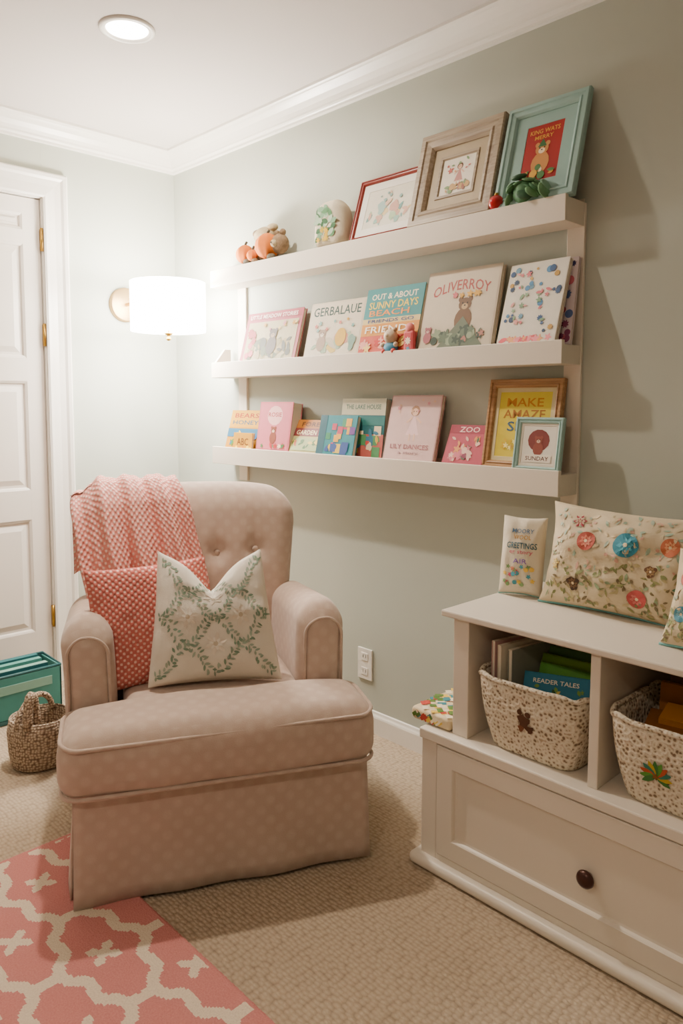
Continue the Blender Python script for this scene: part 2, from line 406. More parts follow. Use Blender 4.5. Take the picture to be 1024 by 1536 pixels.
# ------------------------------------------------------------------ lights
def spot_area(name,loc,energy,size,col,spread=150):
    l=bpy.data.lights.new(name,'AREA'); l.shape='DISK'; l.size=size; l.energy=energy; l.color=col; l.spread=radians(spread)
    o=bpy.data.objects.new(name,l); COL.objects.link(o); o.location=loc; return o
EM=mat_emit('downlight_lens','#fff4e4',22)
for i,(x,y) in enumerate(dl):
    b=B(); b.lathe([(.087,0),(.087,-.004),(.081,-.008),(.070,-.008),(.066,-.003),(.064,0)],WH,40,(x,y,ZC))
    b.lathe([(.0001,-.002),(.065,-.002)],EM,40,(x,y,ZC))
    o=b.build('recessed_downlight_or_fill' if i==0 else 'recessed_downlight_or_fill.%03d'%i)
    s=spot_area('downlight_or_fill_lamp_%d'%i,(x,y,ZC-.012),(27,18,7)[i],.06,(1,.84,.67) if i else (1,.88,.74),165)  # lamps after the first are added fill from out of view
# ------------------------------------------------------------------ sconce
SX,SY=.38,-.274
E=empty('wall_sconce')
b=B(); b.lathe([(.0001,.022),(.07,.022),(.077,.018),(.078,.0),(.0001,0)],plain('satin_brass','#c9a774',.4,.08,30,metal=.75),40,M=T((0,SY,1.69))@R(90,'Y')); b.build('backplate',E)
b=B(); b.tube([(.02,SY,1.69),(.1,SY,1.69),(.2,SY,1.69),(SX-.02,SY,1.69),(SX,SY,1.68),(SX,SY,1.65)],.008,BR,10)
b.lathe([(.0001,0),(.018,0),(.02,.03),(.016,.05),(.0001,.05)],BR,16,(SX,SY,1.63))
for k in range(3):
    a=2*pi*k/3+.4; b.tube([(SX,SY,1.735),(SX+.157*cos(a),SY+.157*sin(a),1.735)],.002,BR,6)
b.tube([(SX,SY,1.53),(SX,SY,1.63)],.003,BR,8)
b.lathe([(.0001,-.03),(.008,-.028),(.011,-.02),(.006,-.012),(.010,-.006),(.02,0),(.02,.003),(.0001,.003)],BR,16,(SX,SY,1.535)); b.build('arm_and_finial',E)
SH=NT('linen_lampshade'); v=SH.coord('Object'); n=SH.add('ShaderNodeTexNoise',Scale=150.0); SH.link(v,n.inputs[0])
SH.color(SH.mix(n.outputs[0],lin('#efe7d8'),lin('#fffaf0'))); SH.b.inputs['Emission Color'].default_value=lin('#fff8ee'); SH.b.inputs['Emission Strength'].default_value=66; SH.b.inputs['Roughness'].default_value=.9
b=B(); b.lathe([(.157,1.545),(.157,1.75),(.154,1.75),(.154,1.545),(.157,1.545)],SH.m,64,(SX,SY,0))
b.build('drum_shade',E)
DF=mat_emit('shade_diffuser','#fff4e6',30)
b=B(); b.lathe([(.0001,1.549),(.153,1.549)],DF,48,(SX,SY,0)); b.build('diffuser',E)
l=bpy.data.lights.new('sconce_bulb','POINT'); l.energy=32; l.shadow_soft_size=.04; l.color=(1,.96,.90); o=bpy.data.objects.new('sconce_bulb',l); COL.objects.link(o); o.location=(SX,SY,1.69); o.parent=E
l=bpy.data.lights.new('sconce_down','AREA'); l.shape='DISK'; l.size=.28; l.energy=22; l.color=(1,.95,.88); o=bpy.data.objects.new('sconce_down',l); COL.objects.link(o); o.location=(SX,SY,1.543); o.parent=E
# ------------------------------------------------------------------ wall shelf
XL,XRr,DP=.464,2.15,.116
E=empty('picture_ledge_shelf')
b=B()
for x0,x1 in ((.520,.578),(2.098,2.152)):
    b.box((x0,-.012,.90),(x1,-.0005,1.80),CAB,.0015)
b.build('uprights',E)
ZB={}
for nm,zt,th,rec in (('top',1.807,.072,.006),('middle',1.415,.066,.012),('bottom',1.051,.074,.012)):
    b=B(); zb=zt-th; ZB[nm]=zt-rec
    b.box((XL,-DP,zb),(XRr,-DP+.016,zt),CAB,.0015)
    b.box((XL,-DP+.014,zb),(XRr,-.0125,zt-rec),CAB,.0015)
    b.box((XL,-.0135,zb),(XRr,-.0125+.0005,zt+.004),CAB,.0005)
    b.build(nm+'_ledge',E)
b=B(); b.add([(XL,-.11,1.403),(XL,-.02,1.403),(XL,-.02,1.475),(XL,-.05,1.475),(XL+.012,-.11,1.403),(XL+.012,-.02,1.403),(XL+.012,-.02,1.475),(XL+.012,-.05,1.475)],[[0,1,2,3],[4,5,6,7],[0,1,5,4],[1,2,6,5],[2,3,7,6],[3,0,4,7]],CAB,False); b.build('end_bracket',E)
Zt,Zm,Zb=ZB['top']+.0005,ZB['middle']+.0005,ZB['bottom']+.0005
RED=plain('red_frame_lacquer','#8c3026',.35,.1,20); GRE=mat_wood('greige_weathered_wood','#8b7a66','#b3a38b'); TEA=plain('teal_frame_paint','#95b5ae',.5,.08,25); OAK=mat_wood('oak_frame','#93683f','#b98f60')
frame('picture_frame',1.285,1.60,.235,.018,.018,Zt,-.075,RED,.028,[('r',0,0,1,1,'#dcd6c4'),('m',0,0,1,.55,26,.06,.14,['l','b'],['#8fb3a4','#a8bf9a','#c9a08c','#6f9a94','#d9c08c'],3),('d','b',.35,.5,.18,.22,0,'#9db8b0'),('d','b',.62,.45,.17,.2,1,'#c99c8a'),('m',.2,.5,.8,.95,10,.03,.07,['c','l'],['#87a8a0','#d6b59a'],8)],'#ebe6db')
frame('picture_frame',1.575,1.895,.315,.055,.026,Zt,-.085,GRE,.042,[('r',0,0,1,1,'#f0e7d6'),('g',.55,.5,.5,'#c78d84','#6a4a3a'),('m',0,.5,1,1,9,.04,.09,['f5','l'],['#c9655a','#d8a06a','#7d9a6a'],5),('m',0,0,1,.35,14,.04,.1,['l','c'],['#7d9a6a','#a66a5a','#c9a36a'],6)],'#b9a98d',bead=GRE)
frame('picture_frame',1.905,2.165,.315,.034,.02,Zt,-.09,TEA,.036,[('r',0,0,1,1,'#a3231f'),('t','KING WATS',.5,.88,.8,.08,'#e0a23a'),('t','MERRY',.5,.77,.5,.07,'#e0a23a'),('bear',.5,.36,.55,'#c98a4a','#f0d9b4'),('d','tri',.5,.66,.12,.1,0,'#3c6a3a'),('m',0,0,1,.3,12,.05,.12,['l','c'],['#4d7a44','#d9a23a','#e8d9b4'],7)],'#95b5ae')
book('picture_book',.628,.985,.215,.018,Zm,-.07,'#9c404c',[('r',0,.0,1,.1,'#a34652'),('r',.06,.03,.95,.8,'#a89b74'),('m',.06,.03,.95,.50,46,.06,.13,['l','b','c'],['#5f6030','#47522a','#8a7c44','#3b3c2a','#9c8a5c'],11),('m',.05,.05,.3,.7,8,.06,.1,['f8'],['#9c2028','#b84a56'],12),('bear',.55,.36,.5,'#45362a','#957850'),('t','LITTLE MEADOW STORIES',.5,.9,.85,.08,'#eadad0'),('m',.3,.55,.95,.8,8,.03,.06,['f5'],['#b98520','#cfb060','#b86a78'],13)])
book('picture_book',1.03,1.325,.22,.016,Zm,-.066,'#c4b69e',[('r',.03,.03,.97,.97,'#cabda6'),('t','GERBALAUE',.5,.83,.86,.16,'#2c4743'),('m',.05,.05,.95,.45,18,.07,.14,['b','l'],['#c48a78','#c4a850','#8fa386','#b4a890'],15),('bear',.3,.3,.38,'#98806a','#d0c2ac'),('d','c',.65,.35,.13,.16,0,'#c49a28'),('d','b',.86,.25,.1,.18,0,'#6f8c7c'),('m',.1,.45,.9,.7,8,.03,.05,['f5','s'],['#c06a5a','#c9982a','#6f9a90'],17)])
book('picture_book',1.335,1.60,.24,.02,Zm,-.072,'#33797c',[('r',0,.0,1,.28,'#c04e3c'),('r',0,.28,1,.46,'#cb8830'),('r',0,.46,1,.54,'#d2ba7e'),('r',0,.54,1,1,'#3b8284'),('t','OUT & ABOUT',.5,.87,.8,.09,'#ebe0c2'),('t','SUNNY DAYS',.5,.74,.85,.11,'#e6c840'),('t','BEACH',.45,.62,.7,.09,'#e08a38'),('t','FRIENDS GO',.5,.5,.8,.05,'#3a4a7a'),('t','FRIENDS',.5,.37,.85,.1,'#f0e6d2'),('m',0,0,1,.28,14,.04,.1,['l','f5'],['#dc9484','#b92c28','#dcb868'],19)])
book('picture_book',1.615,1.90,.265,.02,Zm,-.075,'#c4b49e',[('r',.02,.02,.98,.98,'#cbbca4'),('t','OLIVERROY',.5,.80,.78,.13,'#a84c46',.08),('bear',.58,.40,.42,'#6f5136','#bc9d70'),('d','tri',.58,.2,.36,.2,0,'#66705c'),('m',.15,.03,.95,.3,26,.04,.09,['f5','l','c'],['#5f6f5a','#8a987c','#a97062','#3f4f44'],22),('m',.35,.62,.8,.72,6,.03,.05,['f5'],['#c9646a','#d8a43a'],23),('bear',.12,.18,.2,'#a9656c','#dabaac')])
book('picture_book',1.925,2.125,.255,.016,Zm,-.086,'#d2c9b8',[('r',.01,.01,.99,.99,'#d6cfc0'),('m',0,.0,.95,.12,16,.05,.09,['f5','l'],['#d9545c','#e98a90','#e6a06a'],25),('m',.02,.1,.98,.98,30,.025,.055,['c','f8'],['#2f4f7a','#4a7fa8','#5f8aa0','#274060','#b98f3f'],26),('m',.1,.1,.8,.9,22,.03,.06,['f5','l'],['#cf6a70','#dd968e','#7a9a76'],27)],yaw=-3)
book('picture_book',2.06,2.146,.25,.012,Zm,-.055,'#d8c8cc',[('m',0,0,1,1,26,.08,.16,['c','f8'],['#3b3a6a','#8a4a6a','#c96a7a','#5a6fa0'],29)],wall=-.014)
book('picture_book',.51,.735,.17,.022,Zb,-.06,'#b97f10',[('r',.0,.55,1,1,'#c48f18'),('t','BEARS',.5,.86,.75,.12,'#8f2418'),('t','HONEY',.5,.68,.8,.11,'#1f4f6a'),('r',0,.3,1,.52,'#2b6280'),('m',0,0,1,.5,20,.06,.12,['b','f5','l'],['#b83624','#2b5a84','#d6b02e','#3f7030'],31)])
book('picture_book',.60,.73,.075,.012,Zb,-.092,'#c48c10',[('t','ABC',.5,.5,.6,.4,'#6a3a0a'),('m',0,0,1,.3,6,.08,.14,['c'],['#f0cc40','#c8781a'],32)],wall=-.085)
book('picture_book',.745,.955,.20,.05,Zb,-.045,'#c0606c',[('r',.04,.03,.96,.97,'#c66c78'),('d','c',.5,.72,.24,.2,0,'#dfa8a4'),('t','ROSIE',.5,.74,.4,.09,'#9c2630'),('bear',.5,.30,.35,'#854430','#e0c0a0'),('m',.1,.04,.9,.16,9,.04,.07,['f5','l'],['#4a7545','#b43434','#e6ccaa'],33)],spine='#9c948e')
book('picture_book',.95,1.165,.14,.02,Zb,-.075,'#b8ab70',[('r',0,.74,1,1,'#ab6a20'),('r',0,.5,1,.74,'#742a2c'),('t','FOREST',.5,.86,.7,.14,'#45200f'),('t','GARDEN FUN',.5,.61,.85,.14,'#f2e2b0'),('r',.05,.06,.95,.44,'#9ca66c'),('m',.0,.04,1,.44,18,.06,.13,['l','b'],['#456a34','#7f9a4c','#b45434','#d2b858'],35)])
book('picture_book',1.215,1.435,.215,.03,Zb,-.04,'#245f64',[('r',0,.72,1,1,'#b4af94'),('r',0,.55,1,.7,'#2c6c69'),('t','THE LAKE HOUSE',.5,.86,.8,.08,'#4a6a60'),('r',.1,.02,1,.4,'#a8544a'),('m',.1,0,1,.55,24,.05,.1,['l','r','b'],['#b43f3a','#c9a036','#346c84','#d2c09c','#478050'],37)],spine='#1a5256')
book('picture_book',1.125,1.32,.155,.02,Zb,-.085,'#207880',[('r',.0,.0,.2,1,'#255560'),('m',.2,.3,1,.95,10,.07,.12,['r'],['#b43c54','#c85c30','#d69c30','#66397e','#328256'],39),('m',.2,.0,1,.4,14,.06,.12,['b','r','l'],['#ba304c','#2f4a88','#d2b03c','#3c886a'],40)],wall=-.05)
book('picture_book',1.45,1.675,.23,.016,Zb,-.068,'#c09591',[('r',.02,.02,.98,.98,'#d1aea7'),('g',.52,.55,.45,'#e2bcbb','#a07658'),('t','LILY DANCES',.5,.22,.75,.07,'#a4666c'),('t','a story',.5,.12,.4,.05,'#a07c80'),('m',.1,.7,.9,.95,8,.02,.04,['f5'],['#c98088','#dcb090'],41)],spine='#5a4a44')
book('picture_book',1.715,1.865,.135,.02,Zb,-.072,'#b04052',[('r',.0,.78,1,1,'#9c3044'),('t','ZOO',.5,.88,.5,.14,'#f2c8c0'),('m',.05,.03,.95,.75,26,.07,.13,['b','f5','l'],['#d68c4c','#7a2440','#dcb09e','#cb6878','#4f6a4a'],43)],yaw=3)
frame('picture_frame',1.86,2.115,.275,.026,.018,Zb,-.062,OAK,.012,[('r',0,0,1,1,'#d4be38'),('t','MAKE',.5,.84,.7,.13,'#c07a1a'),('t','AMAZE',.5,.66,.8,.13,'#a46a24'),('t','SEIZ',.5,.47,.6,.15,'#3f5f7a'),('m',.05,.03,.9,.34,9,.04,.08,['l','f5'],['#d9b02a','#f4e48a','#c9a03a'],45)],'#d0c094',wall=-.016)
frame('picture_frame',1.99,2.145,.16,.018,.014,Zb,-.095,TEA,.006,[('r',0,0,1,1,'#dcd5c7'),('d','c',.5,.62,.33,.3,0,'#7a3a34'),('bear',.5,.45,.5,'#8a4a3c','#d9b49a'),('r',.08,.05,.92,.25,'#e6dccb'),('t','SUNDAY',.5,.15,.7,.11,'#5a2f2a')],'#d3cab9',wall=-.07)
def leafcluster(name,c,n,R0,s,cols,seed,up=.6):
    b=B(); rnd=random.Random(seed); b.sphere((0,0,R0*.45),R0*.45,C(cols[0]),14,(1,.8,1))
    for i in range(n):
        a=rnd.uniform(0,2*pi); e=rnd.uniform(.1,1.3); d=Vector((cos(a)*cos(e),sin(a)*cos(e)*.55,sin(e)*up+.15)); p=d*R0*rnd.uniform(.5,.95); p.z=max(p.z,s*.75)
        q=d.to_track_quat('Z','Y').to_matrix().to_4x4()
        b.sphere((0,0,0),s*rnd.uniform(.7,1.1),C(rnd.choice(cols)),12,(1,.9,.28),M=T(p)@q)
    return b.build(name,M=T(c))
b=B(); b.sphere((0,0,.024),.0235,plain('red_ornament_glass','#b3121a',.08,.05,10),24); b.tube([(0,0,.046),(0,0,.053)],.006,BR,10); b.build('red_ball_ornament',M=T((1.915,-.098,Zt+.0005)))
leafcluster('green_succulent',(2.01,-.098,Zt+.002),34,.080,.026,['#4a7850','#6a9468','#3f6248','#7aa080'],4,.95)
b=B(); b.sphere((0,0,.06),.026,C('#c9b49a'),12,(1,.9,1)); b.sphere((0,0,.022),.03,C('#3f7f9a'),14,(1,.6,.72)); b.sphere((0,-.018,.062),.010,C('#e8d6b8'),8)
for sx in (-1,1): b.sphere((sx*.02,0,.083),.008,C('#b89a78'),8); b.sphere((sx*.022,-.012,.010),.0095,C('#c94a44'),8); b.sphere((sx*.03,-.008,.032),.009,C('#c9b49a'),8)
b.build('toy_bear',M=T((1.50,-.098,Zm+.001)))
b=B(); b.box((-.022,-.010,0),(.022,.010,.075),C('#c9545a'),.009); b.sphere((0,0,.082),.018,C('#d97a74'),12,(1,.7,1)); decal(b,lambda x,z,o:(x,-.0105-o,z),0,.04,.014,.014,0,'f8',C('#f2d9c4'),.0006); decal(b,lambda x,z,o:(x,-.0105-o,z),0,.015,.01,.008,0,'f5',C('#5f9ab0'),.0006)
b.build('toy_figurine',M=T((1.585,-.098,Zm+.001)))
E=empty('stuffed_pumpkin_decor',T((.775,-.068,Zt+.001)))
rib=lambda t,z:1-.10*abs(sin(t*4))**.6
ORG=plain('orange_felt','#c66814',.85,.12,30,bump=.2,bs=200); TAN=plain('speckled_plush','#7c654b',.95,.45,70,bump=.6,bs=160,bd=.004); CRM=plain('cream_plush','#b3a280',.95,.35,70,bump=.5,bs=160,bd=.004); GRY=plain('grey_felt','#524c3e',.9,.1,30)
b=B()
for (x,y,r) in ((-.105,-.014,.043),(.045,-.016,.056),(-.035,-.03,.026)):
    b.sphere((0,0,0),r,ORG,32,(1,.85,.9),M=T((x,y,r*.9+.012)),mod=rib); b.tube([(x,y,r*1.75+.008),(x+.004,y,r*1.75+.018),(x+.012,y,r*1.75+.024)],.005,GRY,8)
b.build('pumpkins',E)
b=B(); b.sphere((-.01,.015,.115),.05,CRM,20,(1.15,.75,.72)); b.sphere((.0,.018,.06),.055,TAN,20,(1.3,.7,.95)); b.sphere((.105,.0,.065),.040,TAN,18,(1,.85,1)); b.sphere((-.055,.015,.13),.022,TAN,14,(1.2,.9,.8)); b.sphere((.04,.015,.142),.022,CRM,14,(1.3,.9,.7))
b.sphere((.122,0,.108),.014,TAN,10); b.sphere((.086,0,.108),.013,TAN,10); b.sphere((.108,-.034,.062),.015,CRM,10); b.sphere((.108,-.048,.064),.004,GRY,8)
b.build('plush_animals',E)
b=B(); 
for x in (-.07,-.02,.085): b.sphere((x,-.030,.0135),.018,GRY,12,(1.3,.8,.75)) if x!=-.02 else b.sphere((x,-.03,.012),.014,TAN,12,(1.2,.9,.8))
b.build('plush_feet',E)
b=B(); b.rbox((.165,.09,.175),(0,0,.0875),mat_linen('dome_linen','#c2b79c','#d4c9b2'),r=.044,k=5,m=(8,1,8),smooth=True,deform=lambda p:(p.x*(1-.42*max(0,(p.z-.06)/.115)**2),p.y,p.z))
sf=lambda x,z,o:(x,-.0455-o,z)
rnd=random.Random(9)
for i in range(36):
    z=rnd.uniform(.035,.145); mx=.068*(1-.42*max(0,(z-.06)/.115)**2)-.016; x=rnd.uniform(-mx,mx)
    decal(b,sf,x,z,rnd.uniform(.012,.022),.010,rnd.uniform(0,3),'l',C(rnd.choice(['#2f5b36','#4c7a4e','#6f9573','#99af94'])),.0005+i*.00004)
for i in range(9): decal(b,sf,rnd.uniform(-.04,.03),rnd.uniform(.03,.07),.012,.012,0,'f6',C(rnd.choice(['#c99f1f','#d8c04a','#a9922a'])),.002+i*.00004)
b.build('leafy_cushion',M=T((1.185,-.064,Zt)))
# ------------------------------------------------------------------ outlet
b=B(); b.box((-.037,-.006,-.06),(.037,0,.06),WH,.002)
DK=plain('outlet_slots','#57534c',.6)
for z in (-.028,.028):
    b.rbox((.034,.003,.03),(0,-.0065,z),WH,r=.0014)
    for x in (-.007,.007): b.box((x-.0015,-.0085,z-.004),(x+.0015,-.0078,z+.008),DK,.0003)
b.build('wall_outlet',M=T((1.296,-.0005,.254)))
# ------------------------------------------------------------------ cabinet
E=empty('storage_cabinet')
CX0,CX1=1.984,2.926; CF=-.496; ZL=.378; YW=-.016
b=B()
b.box((CX0,CF+.02,.03),(CX0+.02,YW,.352),CAB); b.box((CX1-.02,CF+.02,.03),(CX1,YW,.352),CAB); b.box((CX0,YW-.012,.03),(CX1,YW,.352),CAB); b.box((CX0,CF+.02,.03),(CX1,YW,.05),CAB)
b.box((CX0,CF,.03),(CX0+.05,CF+.022,.352),CAB); b.box((CX1-.05,CF,.03),(CX1,CF+.022,.352),CAB)
b.box((CX0+.05,CF,.03),(CX1-.05,CF+.022,.048),CAB)
b.box((CX0-.006,CF-.006,.35),(CX1+.006,YW,ZL),CAB,.004)
b.build('chest_body',E)
b=B(); dx0,dx1,dz0,dz1=CX0+.053,CX1-.053,.051,.347
w,h=dx1-dx0,dz1-dz0
b.loftrect([(0,.0),(0,-.018),(.002,-.020),(.050,-.020),(.053,-.017),(.056,-.011),(.062,-.010)],w,h,CAB,M=T((dx0,CF+.016,dz0)))
b.box((dx0+.058,CF+.006,dz0+.058),(dx1-.058,CF+.02,dz1-.058),CAB,.0005)
b.build('drawer_front',E)
b=B(); b.lathe([(.0001,.03),(.012,.029),(.019,.024),(.021,.018),(.017,.011),(.009,.008),(.0085,0)],plain('bronze_knob','#4a2f28',.3,.1,30,metal=.6),24,M=T(((CX0+CX1)/2+.01,CF+.006,.185))@R(90,'X')); b.build('drawer_knob',E)
b=B(); b.rbox((CX1-CX0+.05,.02-CF+YW+.01,.032),((CX0+CX1)/2,(CF-.022+YW)/2,.0165),CAB,r=.014,k=4); b.build('base_moulding',E)
UX0,UX1=2.064,2.846; UF=-.470
b=B()
b.box((UX0,UF,ZL),(UX0+.048,YW,.690),CAB); b.box((UX1-.048,UF,ZL),(UX1,YW,.690),CAB); b.box((2.443,UF,ZL),(2.467,YW,.690),CAB); b.box((UX0,YW-.01,ZL),(UX1,YW,.69),CAB)
b.box((UX0-.032,UF-.014,.688),(UX1+.032,YW,.705),CAB,.004)
b.build('cubby_hutch',E)
BK=mat_basket()
def basket(name,cx,cy,z0,wb,wt,db,dt,h,decor):
    b=B(); n=64
    def ring(w,d,z,r=.035,wv=0):
        out=[]
        for i in range(n):
            t=2*pi*(i+.5)/n; e=.32
            x=abs(cos(t))**e*(1 if cos(t)>=0 else -1)*w/2; y=abs(sin(t))**e*(1 if sin(t)>=0 else -1)*d/2
            out.append((x,y,z+wv*sin(i*2*pi/8)))
        return out
    L=[ring(wb*.96,db*.96,.0),ring(wb,db,.006)]
    for k in range(1,9):
        q=k/8; L.append(ring(wb+(wt-wb)*q+.012*sin(pi*q),db+(dt-db)*q+.012*sin(pi*q),.006+(h-.006)*q,wv=.003*q))
    L.append(ring(wt-.012,dt-.012,h+.002,wv=.003)); 
    for k in range(7,-1,-1):
        q=k/8; L.append(ring(wb+(wt-wb)*q-.014,db+(dt-db)*q-.014,.012+(h-.006)*q))
    vs=[]
    for j,r in enumerate(L):
        for i,p in enumerate(r): vs.append(p)
    fs=[[j*n+i,j*n+(i+1)%n,(j+1)*n+(i+1)%n,(j+1)*n+i] for j in range(len(L)-1) for i in range(n)]
    fs.append(list(range(n))[::-1]); fs.append([(len(L)-1)*n+i for i in range(n)])
    b.add(vs,fs,BK,True)
    b.tube([(p[0],p[1],p[2]+.003) for p in ring(wt-.003,dt-.003,h,wv=.003)],.0065,BK,8,closed=True)
    def sf(x,z,o): 
        q=z/h; d=db+(dt-db)*q+.012*sin(pi*q); return (x,-d/2-o-.0015,z)
    if decor=='bear':
        M_=C('#5a3a28')
        decal(b,sf,.0,.10,.020,.021,0,'b',M_,.001); decal(b,sf,.012,.119,.008,.007,0,'c',M_,.001); decal(b,sf,-.010,.121,.007,.007,0,'c',M_,.001); decal(b,sf,.016,.083,.014,.011,.4,'b',M_,.001); decal(b,sf,-.008,.080,.010,.010,0,'b',C('#7a4a30'),.001)
    else:
        for i in range(11):
            a=-.5+i*.42; decal(b,sf,-.035+.016*cos(a),.080+.016*sin(a),.019,.0065,a,'l',C(['#3f7a3a','#b9a02a','#3a7f6a','#b9522f','#5a9a3f'][i%5]),.001+i*.0001)
        decal(b,sf,-.035,.080,.008,.008,0,'f5',C('#8a5a2a'),.003)
    return b.build(name,M=T((cx,cy,z0)))
basket('storage_basket',2.279,-.335,ZL+.001,.235,.300,.24,.285,.180,'bear')
basket('storage_basket',2.632,-.335,ZL+.001,.240,.305,.24,.285,.180,'flower')
def bookpile(name,specs,M0):
    b=B()
    for (x,y,z,w,t,h,rz,rx,ry,col,sp,tx) in specs:
        M=M0@T((x,y,z))@R(rz,'Z')@R(rx,'X')@R(ry,'Y')
        b.box((-w/2,-t/2,0),(w/2,-t/2+.002,h),C(col),.0005,M); b.box((-w/2,t/2-.002,0),(w/2,t/2,h),C(col),.0005,M); b.box((-w/2,-t/2,h-.003),(w/2,t/2,h),C(sp),.0006,M)
        b.box((-w/2+.002,-t/2+.0015,.003),(w/2-.002,t/2-.0015,h-.002),PAGE,.0004,M)
        if tx:
            s2=lambda X,Z,o:M@Vector((X,-t/2-o,Z)); text(b,s2,tx,0,h*.75,w*.7,h*.14,C('#f2ead6'),.0006)
            s3=lambda X,Y,o:M@Vector((X,Y,h+o)); text(b,s3,tx,0,0,w*.7,t*.45,C('#f2ead6'),.0006)
            if h>t*2:
                rnd=random.Random(len(tx)); 
                for i in range(9): decal(b,s2,rnd.uniform(-w*.42,w*.42),rnd.uniform(h*.15,h*.62),h*.09,h*.06,rnd.random()*3,rnd.choice(['l','b','f5']),C(rnd.choice(['#7aa04a','#3f7a8a','#d9c46a','#2f5a34'])),.0006+i*.00004)
    return b.build(name)
bookpile('basket_books',[
 (-.105,-.02,.03,.15,.012,.23,78,0,0,'#c9a09a','#d8c9b4','JJ'),(-.085,-.02,.03,.16,.012,.225,80,0,0,'#d9cfb9','#e3dac4','STORY'),(-.065,.0,.03,.17,.014,.215,82,0,0,'#8f8f80','#d9cfba',''),
 (.02,.03,.03,.20,.02,.205,8,-14,0,'#4a6f34','#8aa04a','WOODS'),(.03,.005,.03,.20,.018,.19,6,-14,0,'#7faa3a','#7fa034',''),
 (.035,-.055,.12,.17,.022,.078,4,-24,-6,'#2f7a96','#3f9ab0','READER TALES'),(.045,-.025,.05,.18,.018,.158,4,-20,0,'#5a9a38','#a4be4a','LEAVES'),(.075,.06,.03,.12,.02,.215,-8,-8,0,'#8fae3a','#55753a','')],
 T((2.279,-.335,ZL)))
bookpile('basket_books',[
 (.01,-.03,.11,.20,.10,.018,12,4,0,'#8a5a2a','#a8743a',''),(.015,-.025,.131,.19,.10,.015,8,4,0,'#c9843a','#d9964a',''),(.0,-.02,.149,.20,.10,.015,14,4,0,'#7a4a24','#94602f',''),(.02,.0,.166,.19,.09,.013,10,4,0,'#b87a2f','#c98833',''),
 (.0,.08,.03,.2,.02,.20,3,-5,0,'#5a3a22','#7a5a3a',''),(-.02,.055,.03,.18,.018,.185,6,-6,0,'#a86a34','#c08a4a','')],
 T((2.632,-.335,ZL)))
PM=[C('#b9463a'),C('#dcb84a'),C('#3f7f8a'),C('#e6d8ba'),C('#5a7a3a')]
b=B(); b.rbox((.135,.20,.035),(0,0,.0175),C('#d6c29c'),r=.012,k=3,m=(4,4,1),smooth=True)
rnd=random.Random(5)
for i in range(90):
    x=rnd.uniform(-.055,.055); y=rnd.uniform(-.088,.088); decal(b,lambda X,Y,o:(X,Y,.0353+o),x,y,.012,.008,rnd.choice([.7,-.7]),'r',rnd.choice(PM),.0002+i*.00002)
for i in range(26):
    x=rnd.uniform(-.052,.052); z=rnd.uniform(.012,.024); decal(b,lambda X,Z,o:(X,-.1003-o,Z),x,z,.008,.005,.7,'r',rnd.choice(PM),.0002+i*.00002)
    y=rnd.uniform(-.085,.085); decal(b,lambda X,Z,o:(-.0678-o,X,Z),y,z,.008,.005,.7,'r',rnd.choice(PM),.0002+i*.00002)
b.build('patterned_pouch',M=T((1.992,-.375,ZL+.0005)))
# ------------------------------------------------------------------ pillows
def pillow(b,w,h,t,mat,chop=0,seed=0,n=34,c=.07,pw=.42,wr=.004,taper=0,lean=0):
    def shape(u,v,side):
        x=u*w/2*(1-c*(1-v*v)*abs(u)); z=v*h/2*(1-c*(1-u*u)*abs(v))
        x*=1-taper*max(0,(v+1)/2)**1.5
        x+=lean*(v+1)/2
        th=t/2*(max(0,(1-u*u)*(1-v*v)))**pw
        if chop:
            k=exp(-abs(u/.42)**1.4)*max(0,(v+.35)/1.35)**2; z-=chop*k; th*=1-.40*k
            z+=.012*abs(u)**6*max(0,v)**4
        wv=noise.noise(Vector((u*2.2+seed,v*2.2,side*3)))*wr*2+noise.noise(Vector((u*6+seed,v*6,side*3)))*wr*.6
        e=max(0,(1-u*u)*(1-v*v))**.3
        return Vector((x,side*(th+wv*e),z))
    def us(i): 
        q=-1+2*i/n; return sin(q*pi/2)*.55+q*.45
    for side in (-1,1):
        vs=[];uv=[]
        for j in range(n+1):
            for i in range(n+1):
                u,v=us(i),us(j); vs.append(shape(u,v,side)); uv.append((u*w/2,v*h/2))
        fs=[[j*(n+1)+i,j*(n+1)+i+1,(j+1)*(n+1)+i+1,(j+1)*(n+1)+i] for j in range(n) for i in range(n)]
        if side>0: fs=[f[::-1] for f in fs]
        b.add(vs,fs,mat,True,uv=uv)
    def surf(x,z,off):
        u=max(-.99,min(.99,2*x/w)); v=max(-.99,min(.99,2*z/h)); p=shape(u,v,-1); p.y-=off+.0008; return p
    edge=[shape(us(i),-1,-1) for i in range(n)]+[shape(1,us(i),-1) for i in range(n)]+[shape(us(n-i),1,-1) for i in range(n)]+[shape(-1,us(n-i),-1) for i in range(n)]
    return surf,edge
CH=T((1.694,-.926,0))@R(63.1,'Z')
UPH=mat_chair()
E=empty('glider_armchair',CH)
def P(bd,name):
    o=bd.build(name); o.parent=E; return o
b=B(); b.rbox((.70,.74,.27),(0,.40,.155),UPH,r=.02,k=2,smooth=False); P(b,'seat_base')
